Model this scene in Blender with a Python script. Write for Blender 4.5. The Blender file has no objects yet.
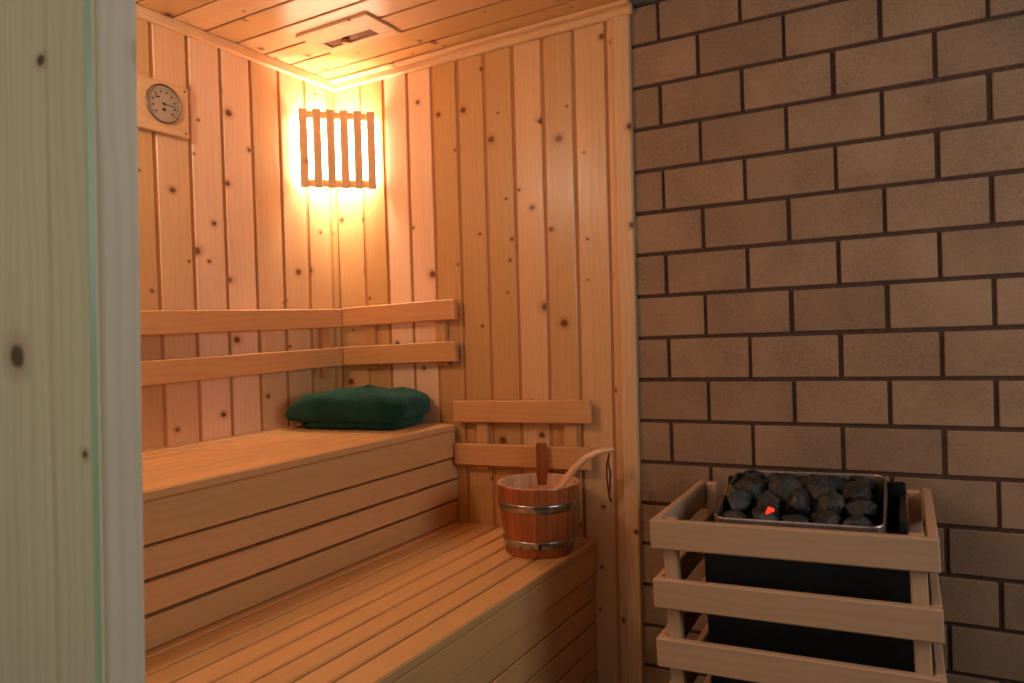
import bpy, math, random
from mathutils import Vector, Matrix
C = bpy.context.scene.collection
PI = math.pi
random.seed(7)

# ------------------------------------------------------------------ mesh builder
class MB:
    def __init__(s):
        s.v = []; s.f = []; s.g = []; s.t = []; s.sm = []; s.mi = []
    def add(s, verts, faces, g=None, tn=None, smooth=False, M=None, mi=0):
        b = len(s.v)
        tn = random.random() if tn is None else tn
        for i, p in enumerate(verts):
            p = Vector(p)
            s.g.append(tuple(g[i]) if g else tuple(p))
            s.v.append(tuple(M @ p) if M else tuple(p))
            s.t.append(tn)
        for f in faces:
            s.f.append([b + i for i in f]); s.sm.append(smooth); s.mi.append(mi)
    def board(s, x0, x1, y0, y1, z0, z1, ax=2, ch=.002, M=None, tn=None, mi=0):
        """chamfered board, grain running along axis ax"""
        lo = (x0, y0, z0); hi = (x1, y1, z1)
        o = [a for a in range(3) if a != ax]
        if hi[o[0]] - lo[o[0]] < hi[o[1]] - lo[o[1]]: o.reverse()
        off = (random.uniform(0, 50), random.uniform(0, 50), random.uniform(0, 50))
        ch = min(ch, .45 * min(hi[i] - lo[i] for i in range(3)))
        V = []; idx = {}
        for sx in (0, 1):
            for sy in (0, 1):
                for sz in (0, 1):
                    c = (sx, sy, sz)
                    for a in range(3):
                        p = [0, 0, 0]
                        for k in range(3):
                            e = hi[k] if c[k] else lo[k]
                            p[k] = e if k == a else e + (-ch if c[k] else ch)
                        idx[c, a] = len(V); V.append(p)
        F = []
        ctr = Vector([(lo[i] + hi[i]) / 2 for i in range(3)])
        def face(ids):
            n = Vector((0, 0, 0)); m = Vector((0, 0, 0))
            P = [Vector(V[i]) for i in ids]
            for i in range(len(P)):
                n += P[i].cross(P[(i + 1) % len(P)]); m += P[i]
            if n.dot(m / len(P) - ctr) < 0: ids = ids[::-1]
            F.append(ids)
        for a in range(3):
            b_, c_ = [k for k in range(3) if k != a]
            for sg in (0, 1):
                q = []
                for (u, w) in ((0, 0), (1, 0), (1, 1), (0, 1)):
                    c = [0, 0, 0]; c[a] = sg; c[b_] = u; c[c_] = w
                    q.append(idx[tuple(c), a])
                face(q)
        for a in range(3):                                    # edges along axis a
            b_, c_ = [k for k in range(3) if k != a]
            for (u, w) in ((0, 0), (1, 0), (1, 1), (0, 1)):
                c0 = [0, 0, 0]; c0[b_] = u; c0[c_] = w; c1 = list(c0); c1[a] = 1
                face([idx[tuple(c0), b_], idx[tuple(c1), b_], idx[tuple(c1), c_], idx[tuple(c0), c_]])
        for sx in (0, 1):
            for sy in (0, 1):
                for sz in (0, 1):
                    face([idx[(sx, sy, sz), a] for a in range(3)])
        G = [(p[ax] + off[0], p[o[0]] + off[1], p[o[1]] * .3 + off[2]) for p in V]
        s.add(V, F, G, tn, False, M, mi)
    def lathe(s, prof, seg=40, M=None, smooth=True, tn=.5, close=True, mi=0):
        """prof: (r, z) list, closed ring profile if close"""
        V = []; F = []; n = len(prof)
        for i in range(seg):
            a = 2 * PI * i / seg
            for r, z in prof: V.append((r * math.cos(a), r * math.sin(a), z))
        for i in range(seg):
            j = (i + 1) % seg
            for k in range(n if close else n - 1):
                l = (k + 1) % n
                F.append([i * n + k, j * n + k, j * n + l, i * n + l])
        s.add(V, F, None, tn, smooth, M, mi)
    def tube(s, pts, rad, seg=10, tn=.5, flat=1.0, M=None, mi=0):
        P = [Vector(p) for p in pts]; V = []; F = []; G = []
        up = Vector((0, 0, 1)); L = 0
        for i, p in enumerate(P):
            d = (P[min(i + 1, len(P) - 1)] - P[max(i - 1, 0)]).normalized()
            if i: L += (p - P[i - 1]).length
            if abs(d.dot(up)) > .97: a = d.cross(Vector((1, 0, 0))).normalized()
            else: a = d.cross(up).normalized()
            b = a.cross(d)
            r = rad[i] if isinstance(rad, (list, tuple)) else rad
            for k in range(seg):
                t = 2 * PI * k / seg
                V.append(p + a * r * math.cos(t) + b * r * flat * math.sin(t))
                G.append((L, r * math.cos(t), r * math.sin(t)))
        for i in range(len(P) - 1):
            for k in range(seg):
                l = (k + 1) % seg
                F.append([i * seg + k, i * seg + l, (i + 1) * seg + l, (i + 1) * seg + k])
        F.append(list(range(seg))[::-1]); F.append([(len(P) - 1) * seg + k for k in range(seg)])
        s.add(V, F, G, tn, True, M, mi)
    def build(s, name, mat, parent=None, label=None, cat=None, group=None, kind=None):
        me = bpy.data.meshes.new(name)
        me.from_pydata(s.v, [], s.f); me.update()
        ga = me.attributes.new('g', 'FLOAT_VECTOR', 'POINT'); ga.data.foreach_set('vector', [c for p in s.g for c in p])
        ta = me.attributes.new('tn', 'FLOAT', 'POINT'); ta.data.foreach_set('value', s.t)
        me.polygons.foreach_set('use_smooth', s.sm)
        for m in (mat if isinstance(mat, (list, tuple)) else [mat]): me.materials.append(m)
        me.polygons.foreach_set('material_index', s.mi)
        o = bpy.data.objects.new(name, me); C.objects.link(o)
        if parent: o.parent = parent
        return tag(o, label, cat, group, kind)

def tag(o, label=None, cat=None, group=None, kind=None):
    if label: o['label'] = label
    if cat: o['category'] = cat
    if group: o['group'] = group
    if kind: o['kind'] = kind
    return o

def thing(name, label, cat, loc=(0, 0, 0), rot=(0, 0, 0), group=None):
    o = bpy.data.objects.new(name, None); C.objects.link(o)
    o.location = loc; o.rotation_euler = rot; o.empty_display_size = .05
    return tag(o, label, cat, group)

# ------------------------------------------------------------------ materials
def lin(h):
    r = []
    for i in (0, 2, 4):
        c = int(h[i:i + 2], 16) / 255
        r.append(c / 12.92 if c <= .04045 else ((c + .055) / 1.055) ** 2.4)
    return (*r, 1)

class NT:
    def __init__(s, name):
        s.m = bpy.data.materials.new(name); s.m.use_nodes = True
        s.t = s.m.node_tree; s.t.nodes.clear()
        s.out = s.n('ShaderNodeOutputMaterial'); s.p = s.n('ShaderNodeBsdfPrincipled')
        s.l(s.p.outputs[0], s.out.inputs[0])
    def n(s, typ, **kw):
        x = s.t.nodes.new(typ)
        for k, v in kw.items(): setattr(x, k, v)
        return x
    def l(s, a, b): s.t.links.new(a, b)
    def val(s, inp, v):
        if hasattr(v, 'is_linked') or isinstance(v, bpy.types.NodeSocket): s.l(v, inp)
        else: inp.default_value = v
    def math(s, op, a, b=0, c=0, clamp=False):
        x = s.n('ShaderNodeMath', operation=op, use_clamp=clamp)
        s.val(x.inputs[0], a); s.val(x.inputs[1], b); s.val(x.inputs[2], c)
        return x.outputs[0]
    def ramp(s, v, a, b, o0=0., o1=1.):
        x = s.n('ShaderNodeMapRange', interpolation_type='SMOOTHSTEP')
        s.val(x.inputs[0], v); s.val(x.inputs[1], a); s.val(x.inputs[2], b); s.val(x.inputs[3], o0); s.val(x.inputs[4], o1)
        return x.outputs[0]
    def mix(s, f, a, b, mode='MIX'):
        x = s.n('ShaderNodeMix', data_type='RGBA', blend_type=mode)
        s.val(x.inputs[0], f); s.val(x.inputs[6], a); s.val(x.inputs[7], b)
        return x.outputs[2]
    def noise(s, vec, scale, detail=2., rough=.5, dist=0.):
        x = s.n('ShaderNodeTexNoise'); s.l(vec, x.inputs['Vector'])
        x.inputs['Scale'].default_value = scale; x.inputs['Detail'].default_value = detail
        x.inputs['Roughness'].default_value = rough; x.inputs['Distortion'].default_value = dist
        return x.outputs[0]
    def scale(s, vec, k):
        x = s.n('ShaderNodeVectorMath', operation='MULTIPLY'); s.l(vec, x.inputs[0]); x.inputs[1].default_value = k
        return x.outputs[0]
    def bump(s, h, strength=.3, dist=.001):
        x = s.n('ShaderNodeBump'); x.inputs['Strength'].default_value = strength; x.inputs['Distance'].default_value = dist
        s.l(h, x.inputs['Height']); s.l(x.outputs[0], s.p.inputs['Normal'])
    def attr(s, name, out):
        x = s.n('ShaderNodeAttribute', attribute_name=name); return x.outputs[out]

def wood(name, base, dark, knots=.0, streak=.5, rough=.5, tone=.18, kcol='5a2d12', kscale=8.5, ksize=.05):
    w = NT(name); g = w.attr('g', 'Vector'); tn = w.attr('tn', 'Fac')
    sep = w.n('ShaderNodeSeparateXYZ'); w.l(g, sep.inputs[0])
    fine = w.noise(w.scale(g, (3, 190, 190)), 1, 3, .6)
    mid = w.noise(w.scale(g, (1.2, 26, 26)), 1, 2, .5)
    warp = w.noise(w.scale(g, (1.6, 7, 7)), 1, 2, .5)
    infl = 0
    acr = w.math('MULTIPLY_ADD', sep.outputs[2], 3.33, sep.outputs[1])
    if knots:
        vo = w.n('ShaderNodeTexVoronoi', voronoi_dimensions='2D', feature='F1')
        jig = w.noise(w.scale(g, (30, 30, 30)), 1, 2)
        cx = w.n('ShaderNodeCombineXYZ')
        w.l(w.math('MULTIPLY', sep.outputs[0], 1.15), cx.inputs[0]); w.l(acr, cx.inputs[1])
        w.l(cx.outputs[0], vo.inputs['Vector']); vo.inputs['Scale'].default_value = kscale
        cs = w.n('ShaderNodeSeparateColor'); w.l(vo.outputs['Color'], cs.inputs[0])
        present = w.math('LESS_THAN', cs.outputs[0], knots)
        size = w.math('MULTIPLY_ADD', w.math('POWER', cs.outputs[1], 1.6), ksize * 1.6, ksize * .55)
        d = w.math('ADD', vo.outputs['Distance'], w.math('MULTIPLY_ADD', jig, .05, -.025))
        rel = w.math('DIVIDE', d, size)
        core = w.math('MULTIPLY', present, w.ramp(rel, .55, 1.15, 1, 0))
        halo = w.math('MULTIPLY', present, w.ramp(rel, .8, 2.6, 1, 0))
        infl = w.math('MULTIPLY', halo, 6.)
    x = w.math('MULTIPLY_ADD', acr, 330., w.math('MULTIPLY', warp, 34.))
    if knots: x = w.math('ADD', x, infl)
    rings = w.math('MULTIPLY_ADD', w.math('SINE', x), .5, .5)
    rings = w.math('POWER', rings, 2.2)
    f = w.math('MULTIPLY_ADD', rings, .38 * streak, w.math('MULTIPLY_ADD', fine, .5 * streak, w.math('MULTIPLY', w.ramp(mid, .35, .75), .35 * streak)), clamp=True)
    col = w.mix(f, lin(base), lin(dark))
    v = w.n('ShaderNodeHueSaturation'); w.l(col, v.inputs['Color'])
    w.l(w.math('MULTIPLY_ADD', tn, tone * 2, 1 - tone), v.inputs['Value'])
    w.l(w.math('MULTIPLY_ADD', tn, -.22 if name == 'knotty_pine' else 0, 1.06 if name == 'knotty_pine' else 1), v.inputs['Saturation'])
    w.l(w.math('MULTIPLY_ADD', tn, -.006, .504), v.inputs['Hue'])
    col = v.outputs[0]
    if knots:
        col = w.mix(w.math('MULTIPLY', halo, .38), col, lin('b06a34'))
        col = w.mix(w.math('MULTIPLY', core, .9), col, lin(kcol))
    w.l(col, w.p.inputs['Base Color'])
    w.l(w.math('MULTIPLY_ADD', fine, .15, rough - .07), w.p.inputs['Roughness'])
    w.p.inputs['Specular IOR Level'].default_value = .4
    w.bump(w.math('ADD', fine, w.math('MULTIPLY', rings, .5)), .25, .0005)
    return w.m

def plain(name, col, rough=.5, metal=0., spec=.5, emis=None, es=0.):
    w = NT(name); p = w.p
    p.inputs['Base Color'].default_value = lin(col); p.inputs['Roughness'].default_value = rough
    p.inputs['Metallic'].default_value = metal; p.inputs['Specular IOR Level'].default_value = spec
    if emis: p.inputs['Emission Color'].default_value = emis; p.inputs['Emission Strength'].default_value = es
    return w.m

def speckled(name, a, b, sc, rough=.7, metal=0., bump=.2, bd=.001):
    w = NT(name); tc = w.n('ShaderNodeTexCoord')
    f = w.noise(tc.outputs['Object'], sc, 5, .65)
    w.l(w.mix(w.ramp(f, .3, .7), lin(a), lin(b)), w.p.inputs['Base Color'])
    w.p.inputs['Roughness'].default_value = rough; w.p.inputs['Metallic'].default_value = metal
    w.bump(f, bump, bd)
    return w.m

def brick_mat():
    w = NT('clay_block'); tc = w.n('ShaderNodeTexCoord'); g = tc.outputs['Object']; tn = w.attr('tn', 'Fac')
    big = w.noise(g, 5, 4, .6); fi = w.noise(g, 130, 4, .7)
    pits = w.n('ShaderNodeTexVoronoi'); w.l(g, pits.inputs['Vector']); pits.inputs['Scale'].default_value = 150
    zone = w.ramp(w.noise(g, 7.5, 3, .6), .55, .68)
    pit = w.math('MULTIPLY', w.ramp(pits.outputs['Distance'], .1, .3, 1, 0), zone)
    scratch = w.ramp(w.noise(w.scale(g, (60, 60, 9)), 1, 4, .7, 1.), .62, .72)
    scratch = w.math('MULTIPLY', scratch, zone)
    c = w.mix(w.ramp(big, .3, .7), lin('a28060'), lin('8a6c50'))
    c = w.mix(w.math('MULTIPLY', w.ramp(fi, .35, .7), .35), c, lin('b89a80'))
    c = w.mix(w.math('MULTIPLY', pit, .8), c, lin('4c3526'))
    c = w.mix(w.math('MULTIPLY', scratch, .45), c, lin('5a4030'))
    v = w.n('ShaderNodeHueSaturation'); w.l(c, v.inputs['Color']); w.l(w.math('MULTIPLY_ADD', tn, .22, .89), v.inputs['Value'])
    w.l(v.outputs[0], w.p.inputs['Base Color']); w.p.inputs['Roughness'].default_value = .85
    w.bump(w.math('SUBTRACT', w.math('MULTIPLY_ADD', fi, .5, w.math('MULTIPLY', big, .5)), w.math('MULTIPLY', pit, .8)), .5, .002)
    return w.m

M = {}
M['pine'] = wood('knotty_pine', 'e0b37e', 'c0874c', knots=.50, streak=.30, rough=.30, tone=.17, kcol='6b3514', ksize=.066)
M['pine_trim'] = wood('pine_trim', 'e6be90', 'c99258', knots=.3, streak=.4, rough=.45, tone=.05)
M['post'] = wood('spruce_post', 'f4e7c8', 'cab892', knots=.42, streak=.45, rough=.6, tone=.03, kcol='4a3626', kscale=5.5, ksize=.05)
M['bench'] = wood('aspen_bench', 'e0b078', 'c48e50', streak=.33, rough=.38, tone=.06)
M['rail'] = wood('aspen_rail', 'dca670', 'bb854e', streak=.4, rough=.45, tone=.04)
M['guard'] = wood('aspen_guard', 'c8a482', 'aa8460', streak=.35, rough=.5, tone=.05)
M['lattice'] = wood('lattice_wood', 'fbd09a', 'e0a86c', knots=.15, streak=.4, rough=.5, tone=.05)
M['bucket'] = wood('varnished_stave', 'b86a3c', '8a4420', streak=.7, rough=.28, tone=.22)
M['bucket_in'] = wood('bucket_inside', 'e6b894', 'bd845e', streak=.6, rough=.5, tone=.15)
M['ladle'] = wood('ladle_wood', 'f0c294', 'd09c66', streak=.4, rough=.35, tone=.05)
M['groove'] = plain('groove_shadow_wood', 'c48850', .6)
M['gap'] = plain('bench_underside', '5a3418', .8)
M['brick'] = brick_mat()
M['mortar'] = speckled('dark_mortar', '4a3428', '5e4434', 90, .95)
M['steel'] = speckled('steel_hoop', 'a8a8a8', 'c0beba', 40, .22, 1., .05)
M['black'] = speckled('heater_black', '0b0b0c', '131315', 60, .45, .2, .05)
M['rim'] = speckled('tray_steel', '8a7a72', 'a5948a', 50, .38, .85, .05)
M['darkwood'] = plain('dark_edge', '7a4018', .6)
M['dial'] = plain('dial_face', 'b4a48c', .35)
M['ink'] = plain('dial_ink', '2a211a', .5)
M['bezel'] = plain('dial_bezel', '8c7a66', .3, .8)
M['screw'] = plain('screw_brown', '5a3a22', .4, .6)
M['cord'] = speckled('leather_cord', '4a2016', '642f20', 120, .8)
M['plaster'] = speckled('plaster', '857d72', '8f877b', 8, .9, 0, .1)
M['white'] = plain('white_frame', 'e6e4de', .4)
M['floor'] = None
M['bulb'] = plain('lamp_globe', 'ffffff', .4, 0, .5, (1, .875, .72, 1), 300.)
M['diffuser'] = plain('lamp_diffuser', 'fff4e0', .5, 0, .3, (1, .875, .72, 1), 18.)
M['glow'] = plain('red_element', '801005', .4, 0, .5, (1, .03, .01, 1), 2.2)
M['vent_shade'] = plain('vent_recess_shade', '6a3214', .7)  # dark tone stands in for the shade inside a deeper slot

def stone_mat():
    w = NT('sauna_stone'); tc = w.n('ShaderNodeTexCoord'); tn = w.attr('tn', 'Fac')
    a = w.noise(tc.outputs['Object'], 22, 6, .65); b = w.noise(tc.outputs['Object'], 140, 4, .7)
    c = w.mix(w.ramp(a, .35, .65), lin('121110'), lin('3c3832'))
    c = w.mix(w.math('MULTIPLY', w.ramp(b, .5, .75), .5), c, lin('8a8276'))
    v = w.n('ShaderNodeHueSaturation'); w.l(c, v.inputs['Color']); w.l(w.math('MULTIPLY_ADD', tn, .7, .35), v.inputs['Value'])
    w.l(v.outputs[0], w.p.inputs['Base Color']); w.p.inputs['Roughness'].default_value = .5
    w.bump(w.math('ADD', a, w.math('MULTIPLY', b, .3)), .9, .006)
    return w.m
M['stone'] = stone_mat()

def towel_mat():
    w = NT('green_terry'); tc = w.n('ShaderNodeTexCoord'); g = tc.outputs['Object']
    a = w.noise(g, 260, 3, .7); b = w.noise(g, 14, 3, .6)
    c = w.mix(w.ramp(a, .35, .7), lin('011814'), lin('07402f'))
    c = w.mix(w.math('MULTIPLY', w.ramp(b, .45, .7), .35), c, lin('125a4a'))
    w.l(c, w.p.inputs['Base Color']); w.p.inputs['Roughness'].default_value = .95
    w.p.inputs['Sheen Weight'].default_value = .5; w.p.inputs['Sheen Roughness'].default_value = .5
    w.p.inputs['Sheen Tint'].default_value = (.3, .7, .55, 1); w.p.inputs['Specular IOR Level'].default_value = .1
    w.bump(w.math('ADD', a, b), 1., .007)
    return w.m
M['towel'] = towel_mat()

def glass_mat():
    w = NT('clear_green_glass'); w.t.nodes.remove(w.p)
    tr = w.n('ShaderNodeBsdfTransparent'); tr.inputs[0].default_value = (.985, .995, .975, 1)
    gl = w.n('ShaderNodeBsdfGlossy'); gl.inputs['Roughness'].default_value = .02
    fr = w.n('ShaderNodeFresnel'); fr.inputs[0].default_value = 1.5
    mx = w.n('ShaderNodeMixShader'); ge = w.n('ShaderNodeNewGeometry'); w.l(w.math('MULTIPLY', fr.outputs[0], w.math('SUBTRACT', 1, ge.outputs['Backfacing'])), mx.inputs[0]); w.l(tr.outputs[0], mx.inputs[1]); w.l(gl.outputs[0], mx.inputs[2])
    w.l(mx.outputs[0], w.out.inputs[0])
    return w.m
M['glass'] = glass_mat()
M['glass_edge'] = plain('glass_edge', 'b4cfa0', .25, 0, .6)

def tile_mat():
    w = NT('floor_tile'); tc = w.n('ShaderNodeTexCoord')
    b = w.n('ShaderNodeTexBrick', offset=0); w.l(tc.outputs['Object'], b.inputs['Vector'])
    b.inputs['Scale'].default_value = 1; b.inputs['Brick Width'].default_value = .3; b.inputs['Row Height'].default_value = .3
    b.inputs['Mortar Size'].default_value = .004
    b.inputs['Color1'].default_value = lin('6d655c'); b.inputs['Color2'].default_value = lin('746b62'); b.inputs['Mortar'].default_value = lin('3c3833')
    w.l(b.outputs[0], w.p.inputs['Base Color']); w.p.inputs['Roughness'].default_value = .5
    return w.m
M['floor'] = tile_mat()

# ------------------------------------------------------------------ the room
ZC = 2.14                                    # ceiling height
def slab(name, x0, x1, y0, y1, z0, z1, mat):
    b = MB(); b.board(x0, x1, y0, y1, z0, z1, 0, .0001); return b.build(name, mat, kind='structure')
slab('floor', -.06, 3.36, -3.5, .3, -.06, 0, M['floor'])

# ceiling: planks parallel to the rear wall
b = MB()
b.board(-.06, 3.36, -3.5, .3, ZC + .0055, ZC + .06, 0, .0001, tn=.3, mi=1)
pt = .1135; y = -.004
while y > -1.64:
    b.board(0.0, 1.2, y - pt + .008, y, ZC, ZC + .006, 0, .0028)
    y -= pt
b.build('ceiling', [M['pine'], M['groove']], kind='structure')
slab('trim_7', 1.2, 3.3, -1.64, .2, ZC, ZC + .0054, M['plaster'])

# left wall of vertical planks
b = MB()
b.board(-.05, -.0048, -1.62, .02, 0, ZC, 2, .0001, mi=1)
y = -.035
b.board(-.006, 0, y + .006, -.001, 0, ZC, 2, .0028)
for k in range(13):
    y1 = y - .118
    b.board(-.006, 0, y1 + .006, y - .006, 0, ZC, 2, .0028, tn=1.25 if k in (4, 3) else random.uniform(.1, .8))  # two paler planks: wood variation, plus lamplight put into their tone
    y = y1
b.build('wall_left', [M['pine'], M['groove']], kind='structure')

# rear wall of vertical planks
b = MB()
b.board(-.05, 1.175, .0048, .05, 0, ZC, 2, .0001, mi=1)
xs = [0.001, .133, .240, .348, .456, .564, .673, .783, .892, 1.001, 1.112]
for i in range(len(xs) - 1):
    b.board(xs[i] + (.006 if i else 0), xs[i + 1] - .006, 0, .006, 0, ZC, 2, .0028, tn=1.25 if i in (2, 3) else random.uniform(.0, .65))  # two planks near the lamp paler, wood tone partly standing in for its light
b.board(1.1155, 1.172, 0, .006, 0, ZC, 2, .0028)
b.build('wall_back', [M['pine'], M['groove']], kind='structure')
b = MB(); b.board(1.142, 1.189, -.014, .04, 0, ZC, 2, .003)
b.board(1.124, 1.1415, -.006, .0, 0, ZC, 2, .002)
b.build('trim_1', M['pine_trim'], kind='structure')
b = MB(); b.board(.0005, .02, -1.55, -.0005, ZC - .032, ZC - .0005, 1, .003); b.build('trim_2', M['pine_trim'], kind='structure')
b = MB(); b.board(.021, 1.2, -.02, -.0005, ZC - .032, ZC - .0005, 0, .003)
b.board(.021, 1.2, -.05, -.021, ZC - .012, ZC - .0005, 0, .003)
b.build('trim_3', M['pine_trim'], kind='structure')

# block wall: running bond, slightly turned against the planked wall
BA = .051
Mb = Matrix.Translation((1.18, 0.004, 0)) @ Matrix.Rotation(BA, 4, 'Z') @ Matrix.Rotation(-.012, 4, 'Y')
b = MB()
b.board(.0095, 2.15, .0065, .12, -.0, 2.13, 0, .0001, Mb, mi=1)
PH = .1237; PW = .2307; z = 2.018 + PH; row = 0
while z > .03:
    off = .2285 if row % 2 == 1 else .117
    x = off - PW
    first = True
    while x < 2.1:
        x0 = max(x + .0055, .010); x1 = min(x + PW - .0055, 2.149)
        z0 = max(z - PH + .0055, .001); z1 = min(z - .0055, 2.129)
        if x1 - x0 > .01 and z1 - z0 > .01:
            j = random.uniform(-.001, .001)
            b.board(x0 + random.uniform(-.001, .001), x1 + random.uniform(-.001, .001), j, .05, z0, z1 + random.uniform(-.001, .0008), 0, .0022, Mb)
        x += PW
    z -= PH; row += 1
b.build('wall_brick', [M['brick'], M['mortar']], kind='structure')

# front partition with the doorway the view passes through
slab('wall_front', 0.001, .82, -1.61, -1.565, 0, ZC, M['pine'])
Mp = Matrix.Translation((1.196, -1.585, 1.19)) @ Matrix.Rotation(math.radians(2.4), 4, 'Y')
b = MB(); b.board(-.1, .0, -.0225, .0225, -1.17, .93, 2, .004, Mp)
b.build('trim_4', M['post'], kind='structure')
b = MB(); b.board(-.34, -.102, -.0225, .018, -1.17, .93, 2, .004, Mp)
b.build('trim_5', M['post'], kind='structure')
b = MB()
b.board(-.33, -.0045, -.0340, -.0275, -1.16, .92, 2, .0006, Mp, mi=0)
b.board(-.0045, -.0020, -.0342, -.0273, -1.16, .92, 2, .0006, Mp, mi=1)
b.build('door_1', [M['glass'], M['glass_edge']], kind='structure')

# ante-room: plain plaster walls with two windows that bring in the daylight
def wall_with_hole(name, ax, c0, c1, a0, a1, h0, h1, z0, z1):
    b = MB()
    def bx(p0, p1, q0, q1):
        if ax == 'x': b.board(c0, c1, p0, p1, q0, q1, 2, .0001)
        else: b.board(p0, p1, c0, c1, q0, q1, 2, .0001)
    bx(a0, h0, 0, ZC); bx(h1, a1, 0, ZC); bx(h0, h1, 0, z0); bx(h0, h1, z1, ZC)
    b.build(name, M['plaster'], kind='structure')
def window(n, ax, c, h0, h1, z0, z1):
    b = MB(); w = .05
    def bx(p0, p1, q0, q1, d=.02):
        if ax == 'x': b.board(c - d, c + d, p0, p1, q0, q1, 2, .003)
        else: b.board(p0, p1, c - d, c + d, q0, q1, 2, .003)
    bx(h0, h0 + w, z0, z1); bx(h1 - w, h1, z0, z1); bx(h0 + w, h1 - w, z0, z0 + w); bx(h0 + w, h1 - w, z1 - w, z1)
    b.build('window_%d' % n, M['white'], kind='structure')
wall_with_hole('wall_right', 'x', 3.3, 3.36, -3.5, .3, -1.5, -.5, 1.1, 2.0)
window(1, 'x', 3.33, -1.5, -.5, 1.1, 2.0)
wall_with_hole('wall_rear', 'y', -3.56, -3.5, -.06, 3.36, .3, 1.8, 1.0, 2.0)
window(2, 'y', -3.53, .3, 1.8, 1.0, 2.0)
slab('wall_side', -.06, 0, -3.5, -1.63, 0, ZC, M['plaster'])

# ------------------------------------------------------------------ benches
ub = thing('upper_bench', 'upper sauna bench of pale wooden slats with a closed four-board front, carrying the green towel', 'bench', (.27, -.77, 0))
def into(b, name, mat, par, **k):
    o = b.build(name, mat, par, **k); o.matrix_parent_inverse = Matrix.Translation(par.location).inverted() if par.rotation_euler.to_quaternion().angle == 0 else (Matrix.Translation(par.location) @ par.rotation_euler.to_matrix().to_4x4()).inverted()
    return o
ZU = .871; y0, y1 = -1.545, -.0015
x = .535 - .0015
edges = [.002, .062, .128, .194, .260, .326, .392, .458, .534]
for i in range(8):
    b = MB(); b.board(edges[i], edges[i + 1] - (.0075 if i < 7 else 0), y0, -.022, ZU - .024, ZU, 1, .004)
    into(b, 'bench_slat', M['bench'], ub)
b = MB(); b.board(.511, .5345, y0, -.023, .7575, ZU - .0245, 1, .003); into(b, 'front_board', M['bench'], ub)
for z1, z0 in ((.7495, .682), (.674, .608), (.600, .5325)):
    b = MB(); b.board(.503, .526, y0, y1 - .001, z0, z1, 1, .003); into(b, 'front_board', M['bench'], ub)
for yy in (-1.5, -.8, -.12):
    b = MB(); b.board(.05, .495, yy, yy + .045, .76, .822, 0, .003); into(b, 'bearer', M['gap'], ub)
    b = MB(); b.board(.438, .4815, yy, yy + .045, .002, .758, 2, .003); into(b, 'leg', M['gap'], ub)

lb = thing('lower_bench', 'lower sauna bench of pale wooden slats that the wooden bucket stands on', 'bench', (.78, -.77, 0))
ZL = .530
edges = [.487, .555, .6235, .693, .7625, .832, .9015, .971, 1.044]
for i in range(8):
    b = MB(); b.board(edges[i], edges[i + 1] - (.0075 if i < 7 else .0), y0, y1, ZL - .024, ZL, 1, .004)
    into(b, 'bench_slat', M['bench'], lb)
b = MB(); b.board(1.021, 1.0445, y0, y1 - .001, .425, ZL - .0245, 1, .003); into(b, 'front_board', M['bench'], lb)
z = .419
for k in range(5):
    b = MB(); b.board(1.014, 1.038, y0, y1 - .001, max(z - .0695, .01), z, 1, .003); into(b, 'front_board', M['bench'], lb)
    z -= .0755
for yy in (-1.5, -.8, -.12):
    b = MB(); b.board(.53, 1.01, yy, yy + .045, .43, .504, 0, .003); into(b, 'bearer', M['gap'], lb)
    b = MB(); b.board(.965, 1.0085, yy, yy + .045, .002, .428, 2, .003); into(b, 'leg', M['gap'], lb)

# ------------------------------------------------------------------ back rests
def rail_set(name, label, rails, battens, ax, loc):
    t = thing(name, label, 'backrest', loc)
    for (a0, a1, zc0, zc1, h, d0, d1) in rails:
        L = a1 - a0; ang = math.atan2(zc1 - zc0, L)
        b = MB()
        if ax == 'x':
            Mx = Matrix.Translation((a0, 0, zc0)) @ Matrix.Rotation(-ang, 4, 'Y')
            b.board(0, L, -d1, -d0, -h / 2, h / 2, 0, .003, Mx)
        else:
            Mx = Matrix.Translation((0, a0, zc0)) @ Matrix.Rotation(ang, 4, 'X')
            b.board(d0, d1, 0, L, -h / 2, h / 2, 1, .003, Mx)
        into(b, 'rail', M['rail'], t)
    for (p, z0, z1, d) in battens:
        b = MB()
        if ax == 'x': b.board(p, p + .04, -d, -.0005, z0, z1, 2, .002)
        else: b.board(.0005, d, p, p + .04, z0, z1, 2, .002)
        into(b, 'batten', M['rail'], t)
    return t
rail_set('bench_backrest', 'long two-rail wooden backrest on the left wall above the upper bench',
         [(-1.5, -.026, 1.222, 1.250, .070, .022, .044), (-1.5, -.026, 1.080, 1.106, .070, .022, .044)],
         [(-.12, 1.03, 1.28, .0215), (-1.2, 1.0, 1.26, .0215)], 'y', (0, -.76, 1.16))
rail_set('bench_backrest', 'short two-rail wooden backrest on the rear wall above the green towel',
         [(.046, .558, 1.252, 1.264, .070, .022, .044), (.046, .556, 1.107, 1.121, .070, .022, .044)],
         [(.14, 1.06, 1.275, .0215), (.46, 1.07, 1.285, .0215)], 'x', (.3, 0, 1.16))
rail_set('bench_backrest', 'low two-rail wooden backrest on the rear wall behind the bucket',
         [(.538, 1.048, .915, .931, .072, .020, .040), (.538, 1.045, .770, .786, .072, .020, .040)],
         [(.62, .72, .95, .0195), (.95, .73, .965, .0195)], 'x', (.8, 0, .85))

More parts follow.
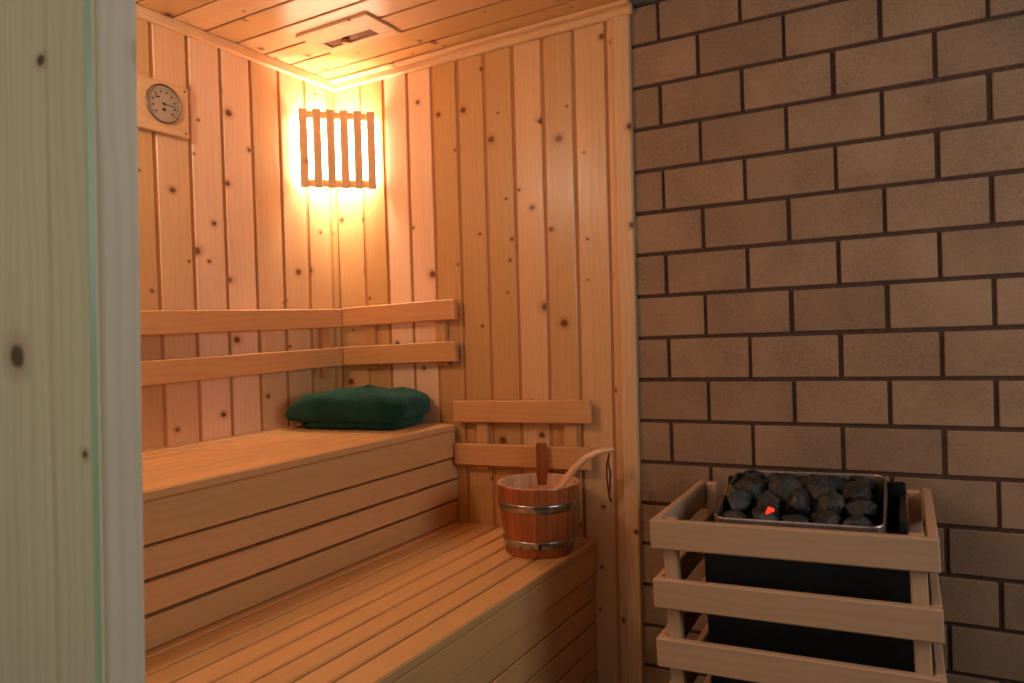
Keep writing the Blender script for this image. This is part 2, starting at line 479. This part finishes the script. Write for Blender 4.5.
# ------------------------------------------------------------------ corner lamp + lattice shade
lp = thing('corner_lamp', 'glowing warm lamp in the upper corner behind the wooden lattice', 'lamp', (.03, -.03, 1.84))
b = MB(); b.lathe([(.0001, .0), (.038, .0), (.040, .004), (.040, .014), (.036, .018), (.0001, .018)], 28, Matrix.Translation((.022, -.022, 1.87)) @ Matrix.Rotation(-PI / 4, 4, 'Z') @ Matrix.Rotation(PI / 2, 4, 'Y'), close=False)
into(b, 'lamp_base', M['white'], lp)
b = MB(); pr_ = []
for k in range(13):
    a = PI * k / 12; pr_.append((max(.0001, .030 * math.sin(a)), -.036 * math.cos(a)))
b.lathe(pr_, 24, Matrix.Translation((.066, -.066, 1.87)), close=False); into(b, 'globe', M['bulb'], lp)

sh = thing('lattice_lampshade', 'wooden lattice lampshade of six upright slats across the upper corner', 'lampshade', (.12, -.12, 1.71))
Ms = Matrix.Translation((.122, -.116, 1.712)) @ Matrix.Rotation(PI / 4, 4, 'Z')
for k in range(6):
    x = -.1175 + .047 * k
    b = MB(); b.board(x - .0145, x + .0145, -.010, -.001, 0, .278, 2, .002, Ms); into(b, 'slat', M['lattice'], sh)
for z0 in (.006, .246):
    b = MB(); b.board(-.127, .127, -.0005, .010, z0, z0 + .026, 0, .002, Ms); into(b, 'rail', M['lattice'], sh)

b = MB(); b.board(-.149, .149, .0135, .0155, .022, .258, 0, .0003, Ms); into(b, 'diffuser', M['diffuser'], sh, label='glowing white diffuser sheet')

# ------------------------------------------------------------------ thermometer
th = thing('wall_thermometer', 'round dial thermometer set in a square wooden plaque on the left wall', 'thermometer', (0, -.72, 1.87))
b = MB(); b.board(.0005, .016, -.822, -.638, 1.792, 1.944, 1, .003); into(b, 'plaque', M['pine_trim'], th)
Mt = Matrix.Translation((.0165, -.721, 1.877)) @ Matrix.Rotation(PI / 2, 4, 'Y') @ Matrix.Rotation(PI / 2, 4, 'Z')
# local x -> world y, local y -> world z, local z -> world x
b = MB(); b.lathe([(.052, 0), (.057, 0), (.057, .005), (.054, .006), (.052, .003)], 48, Mt); into(b, 'bezel', M['bezel'], th)
b = MB(); b.lathe([(.0001, .0), (.052, .0), (.052, .0018), (.0001, .0018)], 48, Mt, smooth=False, close=False); into(b, 'dial', M['dial'], th)
b = MB()
for k in range(28):
    a = math.radians(-135 + 270 * k / 27); l = .007 if k % 3 == 0 else .004
    Mk = Mt @ Matrix.Rotation(a, 4, 'Z')
    b.board(-.0007, .0007, .047 - l, .047, .0019, .0023, 1, .0001, Mk)
for k in range(10):
    a = math.radians(-135 + 270 * k / 9)
    Mk = Mt @ Matrix.Translation((.035 * math.sin(a), .035 * math.cos(a), 0))
    b.board(-.0032, .0032, -.0022, .0022, .0019, .0022, 0, .0001, Mk)
b.board(-.006, .006, -.020, -.014, .0019, .0022, 0, .0001, Mt); b.board(-.0015, .0015, -.014, -.010, .0019, .0022, 0, .0001, Mt)
b.board(-.026, -.013, .014, .019, .0019, .0022, 0, .0001, Mt)
into(b, 'scale_marks', M['ink'], th)
b = MB(); b.board(-.010, .036, -.0012, .0012, .0026, .0034, 0, .0003, Mt @ Matrix.Rotation(math.radians(-4), 4, 'Z'))
b.lathe([(.0001, .002), (.004, .002), (.004, .0042), (.0001, .0042)], 16, Mt, close=False); into(b, 'needle', M['ink'], th)
for yy, zz in ((-.650, 1.932), (-.650, 1.806), (-.808, 1.932), (-.808, 1.806)):
    b = MB(); b.lathe([(.0001, 0), (.003, 0), (.0025, .0014), (.0001, .0016)], 14, Matrix.Translation((.016, yy, zz)) @ Matrix.Rotation(PI / 2, 4, 'Y'), close=False)
    into(b, 'screw', M['screw'], th)

# ------------------------------------------------------------------ ceiling vent
ve = thing('ceiling_vent', 'square wooden ceiling vent panel with a slot and sliding knob', 'vent', (.37, -.31, ZC))
zv = ZC - .008
b = MB()
for (x0, x1, ya, yb) in ((.222, .518, -.395, -.312), (.222, .518, -.268, -.235), (.222, .258, -.3118, -.2682), (.458, .518, -.3118, -.2682)):
    b.board(x0, x1, ya, yb, zv, ZC - .0008, 0, .0006, tn=.6)
into(b, 'panel', M['pine_trim'], ve)
b = MB(); b.board(.2585, .4575, -.3115, -.2685, ZC - .0028, ZC - .001, 0, .0001); into(b, 'slider', M['vent_shade'], ve)
b = MB(); b.lathe([(.0001, 0), (.012, 0), (.015, .006), (.011, .012), (.0001, .013)], 20, Matrix.Translation((.335, -.29, ZC - .0158)), close=False)
into(b, 'knob', M['bucket'], ve)

# ------------------------------------------------------------------ towel
def towel():
    t = thing('folded_towel', 'folded dark green terry towel on the upper bench', 'towel', (.234, -.178, ZU), (0, 0, math.radians(13)))
    def layer(cx, cy, sx, sy, z0, z1, seed, curl, nm):
        rnd = random.Random(seed); ph = [rnd.uniform(0, 6.28) for _ in range(8)]
        nu, nv = 170, 100; V = []; F = []
        hz = (z1 - z0) / 2; zc = (z0 + z1) / 2
        def P(u, v):                       # cube-sphere style pillow: u around, v pole to pole
            a = 2 * PI * u; be = PI * (v - .5)
            ca, sa = math.cos(a), math.sin(a); cb, sb = math.cos(be), math.sin(be)
            sg = lambda q, e: math.copysign(abs(q) ** e, q)
            x = sg(cb, .28) * sg(ca, .32); y = sg(cb, .28) * sg(sa, .32); z = sg(sb, .55)
            X = cx + sx * x; Y = cy + sy * y
            sag = 1.0
            # height falls away towards the left end, like a soft fold
            e = max(0, (-x - .35) / .65); sag -= .45 * e * e
            sag -= .10 * max(0, (x - .5) / .5) ** 2 + .15 * max(0, (-y - .5) / .5) ** 2
            Z = z0 + (zc + hz * z - z0) * sag
            w = .0055 * (math.sin(23 * X + ph[0]) * math.sin(19 * Y + ph[1]) + .7 * math.sin(47 * X + 31 * Y + ph[2])) + .0026 * math.sin(90 * X + ph[3]) * math.sin(75 * Y + ph[4])
            up = max(0, z)
            Z += w * up + curl * up * math.exp(-((X + .01) / .09) ** 2)
            X += .003 * math.sin(40 * Y + ph[5]) * abs(x) ** 4; Y += .004 * math.sin(28 * X + ph[6]) * abs(y) ** 4
            X += rnd.uniform(-.0012, .0012); Y += rnd.uniform(-.0012, .0012); Z += rnd.uniform(-.0004, .0016)
            return (X, Y, max(Z, z0 + .0002))
        for j in range(nv + 1):
            for i in range(nu): V.append(P(i / nu, min(max(j / nv, .004), .996)))
        for j in range(nv):
            for i in range(nu):
                k = (i + 1) % nu
                F.append([j * nu + i, j * nu + k, (j + 1) * nu + k, (j + 1) * nu + i])
        F.append(list(range(nu))[::-1]); F.append([nv * nu + i for i in range(nu)])
        b = MB(); b.add(V, F, smooth=True); return b
    b = layer(.022, .002, .190, .124, .0005, .050, 3, .0, 'l'); b.build('lower_fold', M['towel'], t)
    b = layer(.004, .0, .229, .142, .022, .120, 5, .010, 'u'); b.build('upper_fold', M['towel'], t)
towel()

# ------------------------------------------------------------------ bucket
bk = thing('wooden_bucket', 'varnished wooden stave bucket with two steel hoops on the lower bench', 'bucket', (.932, -.166, ZL + .0005))
r0, r1, H = .102, .124, .204
def rr(z): return r0 + (r1 - r0) * z / H
b = MB(); n = 22
for k in range(n):
    a0 = 2 * PI * k / n + .004; a1 = 2 * PI * (k + 1) / n - .004; st = 4
    V = []; G = []; off = random.uniform(0, 50)
    for z in (0, .004, H - .004, H):
        ins = .0015 if z in (0, H) else 0
        for q in range(st + 1):
            a = a0 + (a1 - a0) * q / st
            V.append(((rr(z) - ins) * math.cos(a), (rr(z) - ins) * math.sin(a), z)); G.append((z + off, a * .11 + off, off))
        for q in range(st, -1, -1):
            a = a0 + (a1 - a0) * q / st; r = rr(z) - .013 + ins
            V.append((r * math.cos(a), r * math.sin(a), z)); G.append((z + off, a * .11 + off, off))
    m = 2 * (st + 1); F = []
    for lv in range(3):
        for q in range(m):
            p = (q + 1) % m; F.append([lv * m + q, lv * m + p, (lv + 1) * m + p, (lv + 1) * m + q])
    F.append(list(range(m))[::-1]); F.append([3 * m + q for q in range(m)])
    bb = len(b.f); b.add(V, F, G, random.random(), False)
    for fi in range(len(F)):                       # inner faces: unvarnished
        f = F[fi]; c = sum((Vector(V[i]) for i in f), Vector()) / len(f)
        if fi < 3 * m and (fi % m) > st and (fi % m) < m - 1: b.mi[bb + fi] = 1
        if fi == 3 * m + 1: b.mi[bb + fi] = 1
b.build('staves', [M['bucket'], M['bucket_in']], bk)
b = MB(); b.lathe([(.0001, .016), (rr(.02) - .0135, .016), (rr(.03) - .0135, .028), (.0001, .028)], 40, close=False, smooth=False); b.build('bottom', M['bucket_in'], bk)
for z0, z1 in ((.132, .157), (.026, .049)):
    b = MB(); b.lathe([(rr(z0) + .0003, z0)] + [(rr(z0 + (z1 - z0) * q / 6) + .0014 + .0016 * math.sin(PI * q / 6), z0 + (z1 - z0) * q / 6) for q in range(7)] + [(rr(z1) + .0003, z1)], 96); b.build('hoop', M['steel'], bk)
b = MB(); b.board(-.0006, .0008, -.010, .0, .0275, .0435, 2, .0002, Matrix.Rotation(math.radians(-58), 4, 'Z') @ Matrix.Translation((rr(.035) + .0034, 0, 0))); b.build('hoop_rivet', M['ink'], bk)
Me = Matrix.Rotation(math.radians(112), 4, 'Z')
b = MB(); b.board(.105, .117, -.0175, .0175, .165, .302, 2, .005, Me, tn=0); b.build('handle_stave', M['bucket'], bk)

# ladle
la = thing('sauna_ladle', 'pale wooden ladle resting in the bucket, dark cord loop at its tip', 'ladle', (.90, -.15, .58))
pts = [(.905, -.150, .600), (.945, -.145, .650), (.982, -.138, .700), (1.010, -.132, .742), (1.038, -.125, .777), (1.066, -.118, .803), (1.096, -.111, .820), (1.124, -.105, .829), (1.150, -.100, .833)]
b = MB(); b.tube(pts, [.011, .014, .0155, .016, .0155, .015, .014, .013, .008], 14, flat=.7); into(b, 'handle', M['ladle'], la)
b = MB(); b.lathe([(.010, -.022), (.030, -.016), (.038, .006), (.036, .012), (.033, .006), (.026, -.012), (.0001, -.016)], 28, Matrix.Translation((.893, -.152, .592)) @ Matrix.Rotation(.3, 4, 'Y'), close=False)
into(b, 'bowl', M['ladle'], la)
b = MB()
b.tube([(1.139, -.110, .822), (1.141, -.123, .80), (1.147, -.123, .765), (1.145, -.122, .73), (1.141, -.121, .70), (1.146, -.121, .685)], .003, 8)
b.tube([(1.139, -.110, .822), (1.136, -.123, .79), (1.137, -.125, .75), (1.140, -.123, .715), (1.143, -.122, .69), (1.148, -.123, .683)], .0028, 8)
into(b, 'cord_loop', M['cord'], la)

# ------------------------------------------------------------------ heater, guard and stones
HL = (1.427, -.502, -.018); HR = (0, math.radians(-2.1), math.radians(2.0))
gd = thing('heater_guard', 'pale wooden slatted guard rail around the black sauna heater', 'heater guard', HL, HR)
W, D = .566, .468; tops = [.770, .636, .502, .368, .234]
for zt in tops:
    b = MB(); b.board(0, W, 0, .019, zt - .066, zt, 0, .003); b.build('front_slat', M['guard'], gd)
    for x0 in (.0005, W - .0195):
        b = MB(); b.board(x0, x0 + .019, .0195, D, zt - .066, zt, 1, .003); b.build('side_slat', M['guard'], gd)
for x0, ya in ((.0225, .0205), (W - .0525, .0205), (.0225, D - .031), (W - .0525, D - .031)):
    b = MB(); b.board(x0, x0 + .030, ya, ya + .030, .030, .7675, 2, .003); b.build('corner_post', M['guard'], gd)

he = thing('sauna_heater', 'black electric sauna heater with a steel-rimmed stone tray inside the wooden guard', 'heater', HL, HR)
b = MB()
b.board(.098, .512, .085, .100, .200, .752, 2, .003); b.board(.098, .512, .375, .390, .200, .80, 2, .003)
b.board(.098, .112, .1, .375, .200, .752, 2, .003); b.board(.498, .512, .1, .375, .2, .775, 2, .003)
b.board(.112, .498, .1, .375, .2, .22, 0, .003)
b.build('housing', M['black'], he)
for x0 in (.15, .40):
    b = MB(); b.board(x0, x0 + .03, .38, .4685, .3, .36, 0, .003); b.build('wall_bracket', M['black'], he)
# tray: rounded rim ring, rear edge raised
def tray():
    X0, X1, Y0, Y1 = .125, .474, .066, .365
    cx, cy = (X0 + X1) / 2, (Y0 + Y1) / 2; hx, hy = (X1 - X0) / 2, (Y1 - Y0) / 2; R = .028
    def zz(y): return .7655 + (y - Y0) / (Y1 - Y0) * .052
    loop = []
    for (sx, sy, a0) in ((1, 1, 0), (-1, 1, 90), (-1, -1, 180), (1, -1, 270)):
        for k in range(7):
            a = math.radians(a0 + 15 * k); loop.append((cx + sx * (hx - R) + R * math.cos(a), cy + sy * (hy - R) + R * math.sin(a)))
    n = len(loop)
    prof = [(-.0, -.040), (-.0, .000), (.0015, .003), (.005, .003), (.0065, 0), (.0065, -.040)]   # inset, dz
    V = []; F = []; m = len(prof)
    for (x, y) in loop:
        d = Vector((x - cx, y - cy)).normalized()
        for ins, dz in prof: V.append((x - d.x * ins, y - d.y * ins, zz(y) + dz))
    for i in range(n):
        j = (i + 1) % n
        for k in range(m):
            l = (k + 1) % m; F.append([i * m + k, j * m + k, j * m + l, i * m + l])
    b = MB(); b.add(V, F, smooth=False); b.build('tray_rim', M['rim'], he)
    b = MB(); b.board(X0 + .012, X1 - .012, Y0 + .037, Y1 - .012, .695, .70, 0, .001); b.build('tray_bottom', M['black'], he)
tray()
b = MB(); b.tube([(.238, .095, .776), (.246, .100, .785), (.254, .103, .782)], [.002, .0065, .004], 6); b.build('glowing_element', M['glow'], he, label='small glowing red element between the stones')

def stone_bm(seed, sx, sy, sz):
    rnd = random.Random(seed)
    import bmesh
    bm = bmesh.new(); bmesh.ops.create_icosphere(bm, subdivisions=4, radius=1)
    pl = []
    for _ in range(17):
        d = Vector((rnd.gauss(0, 1), rnd.gauss(0, 1), rnd.gauss(0, 1))).normalized(); pl.append((d, rnd.uniform(.66, .9)))
    b = MB(); V = []
    ph = [rnd.uniform(0, 6) for _ in range(3)]
    for v in bm.verts:
        d = v.co.normalized(); r = 1.15
        for nrm, h in pl:
            c = nrm.dot(d)
            if c > .05: r = min(r, h / c)
        r *= 1 + .02 * math.sin(7 * d.x + ph[0]) * math.sin(6 * d.y + ph[1]) + .012 * math.sin(15 * d.z + ph[2]) * math.sin(13 * d.x)
        V.append((d.x * r * sx, d.y * r * sy, d.z * r * sz))
    F = [[q.index for q in f.verts] for f in bm.faces]
    b.add(V, F, tn=rnd.random(), smooth=False); bm.free()
    return b
Mh = Matrix.Translation(HL) @ Matrix.Rotation(HR[2], 4, 'Z') @ Matrix.Rotation(HR[1], 4, 'Y')
rows = [('front', .114, 5, .752, .034), ('middle', .190, 5, .774, .040), ('rear', .272, 4, .790, .044), ('back', .335, 5, .798, .028)]
ordn = ['leftmost', 'second from left', 'third from left', 'fourth from left', 'fifth from left', 'sixth from left', 'rightmost']
sd = 100
for nm, yd, cnt, zc, r in rows:
    w = (.468 - .121 - .026) / cnt
    for k in range(cnt):
        sd += 1; rnd = random.Random(sd)
        p = Vector((.134 + w * (k + .5), yd + rnd.uniform(-.003, .003), zc + rnd.uniform(-.004, .006)))
        b = stone_bm(sd, w * rnd.uniform(.46, .58), r * rnd.uniform(.88, 1.05), r * rnd.uniform(.75, 1.05))
        pos = ordn[k] if k < cnt - 1 else 'rightmost'
        o = b.build('sauna_stone', M['stone'], None, 'dark grey sauna stone, %s in the %s row of the heater tray' % (pos, nm), 'stone', 'sauna stones in the heater tray')
        o.matrix_world = Matrix.Translation(Mh @ p) @ Matrix.Rotation(rnd.uniform(-.5, .5), 4, 'Z') @ Matrix.Rotation(rnd.uniform(-.3, .3), 4, 'X')

# ------------------------------------------------------------------ daylight and added warm fill
def area(name, loc, rot, sx, sy, col, power):
    L = bpy.data.lights.new(name, 'AREA'); L.shape = 'RECTANGLE'; L.size = sx; L.size_y = sy; L.color = col; L.energy = power
    o = bpy.data.objects.new(name, L); o.location = loc; o.rotation_euler = rot; C.objects.link(o); return o
area('window_daylight', (3.40, -1.0, 1.55), (0, math.radians(90), 0), .85, .95, (.95, .96, 1.0), 13)
area('window_daylight', (1.05, -3.60, 1.5), (math.radians(90), 0, 0), 1.4, .95, (1.0, .95, .84), 10)
L = bpy.data.lights.new('warm_fill_light', 'POINT'); L.energy = 10; L.color = (1, .86, .70); L.shadow_soft_size = .05  # added bare point light without a fitting, fills the sauna with warm light
o = bpy.data.objects.new('warm_fill_light', L); o.location = (.30, -1.40, 1.93); C.objects.link(o)
W_ = bpy.data.worlds.new('sky'); bpy.context.scene.world = W_; W_.use_nodes = True
W_.node_tree.nodes['Background'].inputs[0].default_value = (.65, .8, 1, 1); W_.node_tree.nodes['Background'].inputs[1].default_value = .35

# ------------------------------------------------------------------ camera
F_ = math.exp(6.5792)
ya, pi_, ro = .5319, -.0254, -.026
f = Vector((-math.sin(ya) * math.cos(pi_), math.cos(ya) * math.cos(pi_), math.sin(pi_)))
r = Vector((math.cos(ya), math.sin(ya), 0)); u = r.cross(f)
r2 = r * math.cos(ro) + u * math.sin(ro); u2 = r2.cross(f)
cam = bpy.data.cameras.new('camera'); co = bpy.data.objects.new('camera', cam); C.objects.link(co)
R = Matrix((r2, u2, -f)).transposed().to_4x4()
co.matrix_world = Matrix.Translation((1.9608, -2.048, 1.1868)) @ R
cam.sensor_width = 36; cam.lens = F_ / 1024 * 36; cam.shift_y = (348.7455 - 341.5) / 1024
cam.clip_start = .02
cam.dof.use_dof = True; cam.dof.focus_distance = 2.3; cam.dof.aperture_fstop = 5.6
S = bpy.context.scene; S.camera = co
S.view_settings.view_transform = 'Standard'; S.view_settings.look = 'None'; S.view_settings.gamma = 1; S.view_settings.use_curve_mapping = False
S.view_settings.exposure = 0
S.cycles.use_denoising = True; S.cycles.max_bounces = 10; S.cycles.diffuse_bounces = 6
S.cycles.sample_clamp_indirect = 6
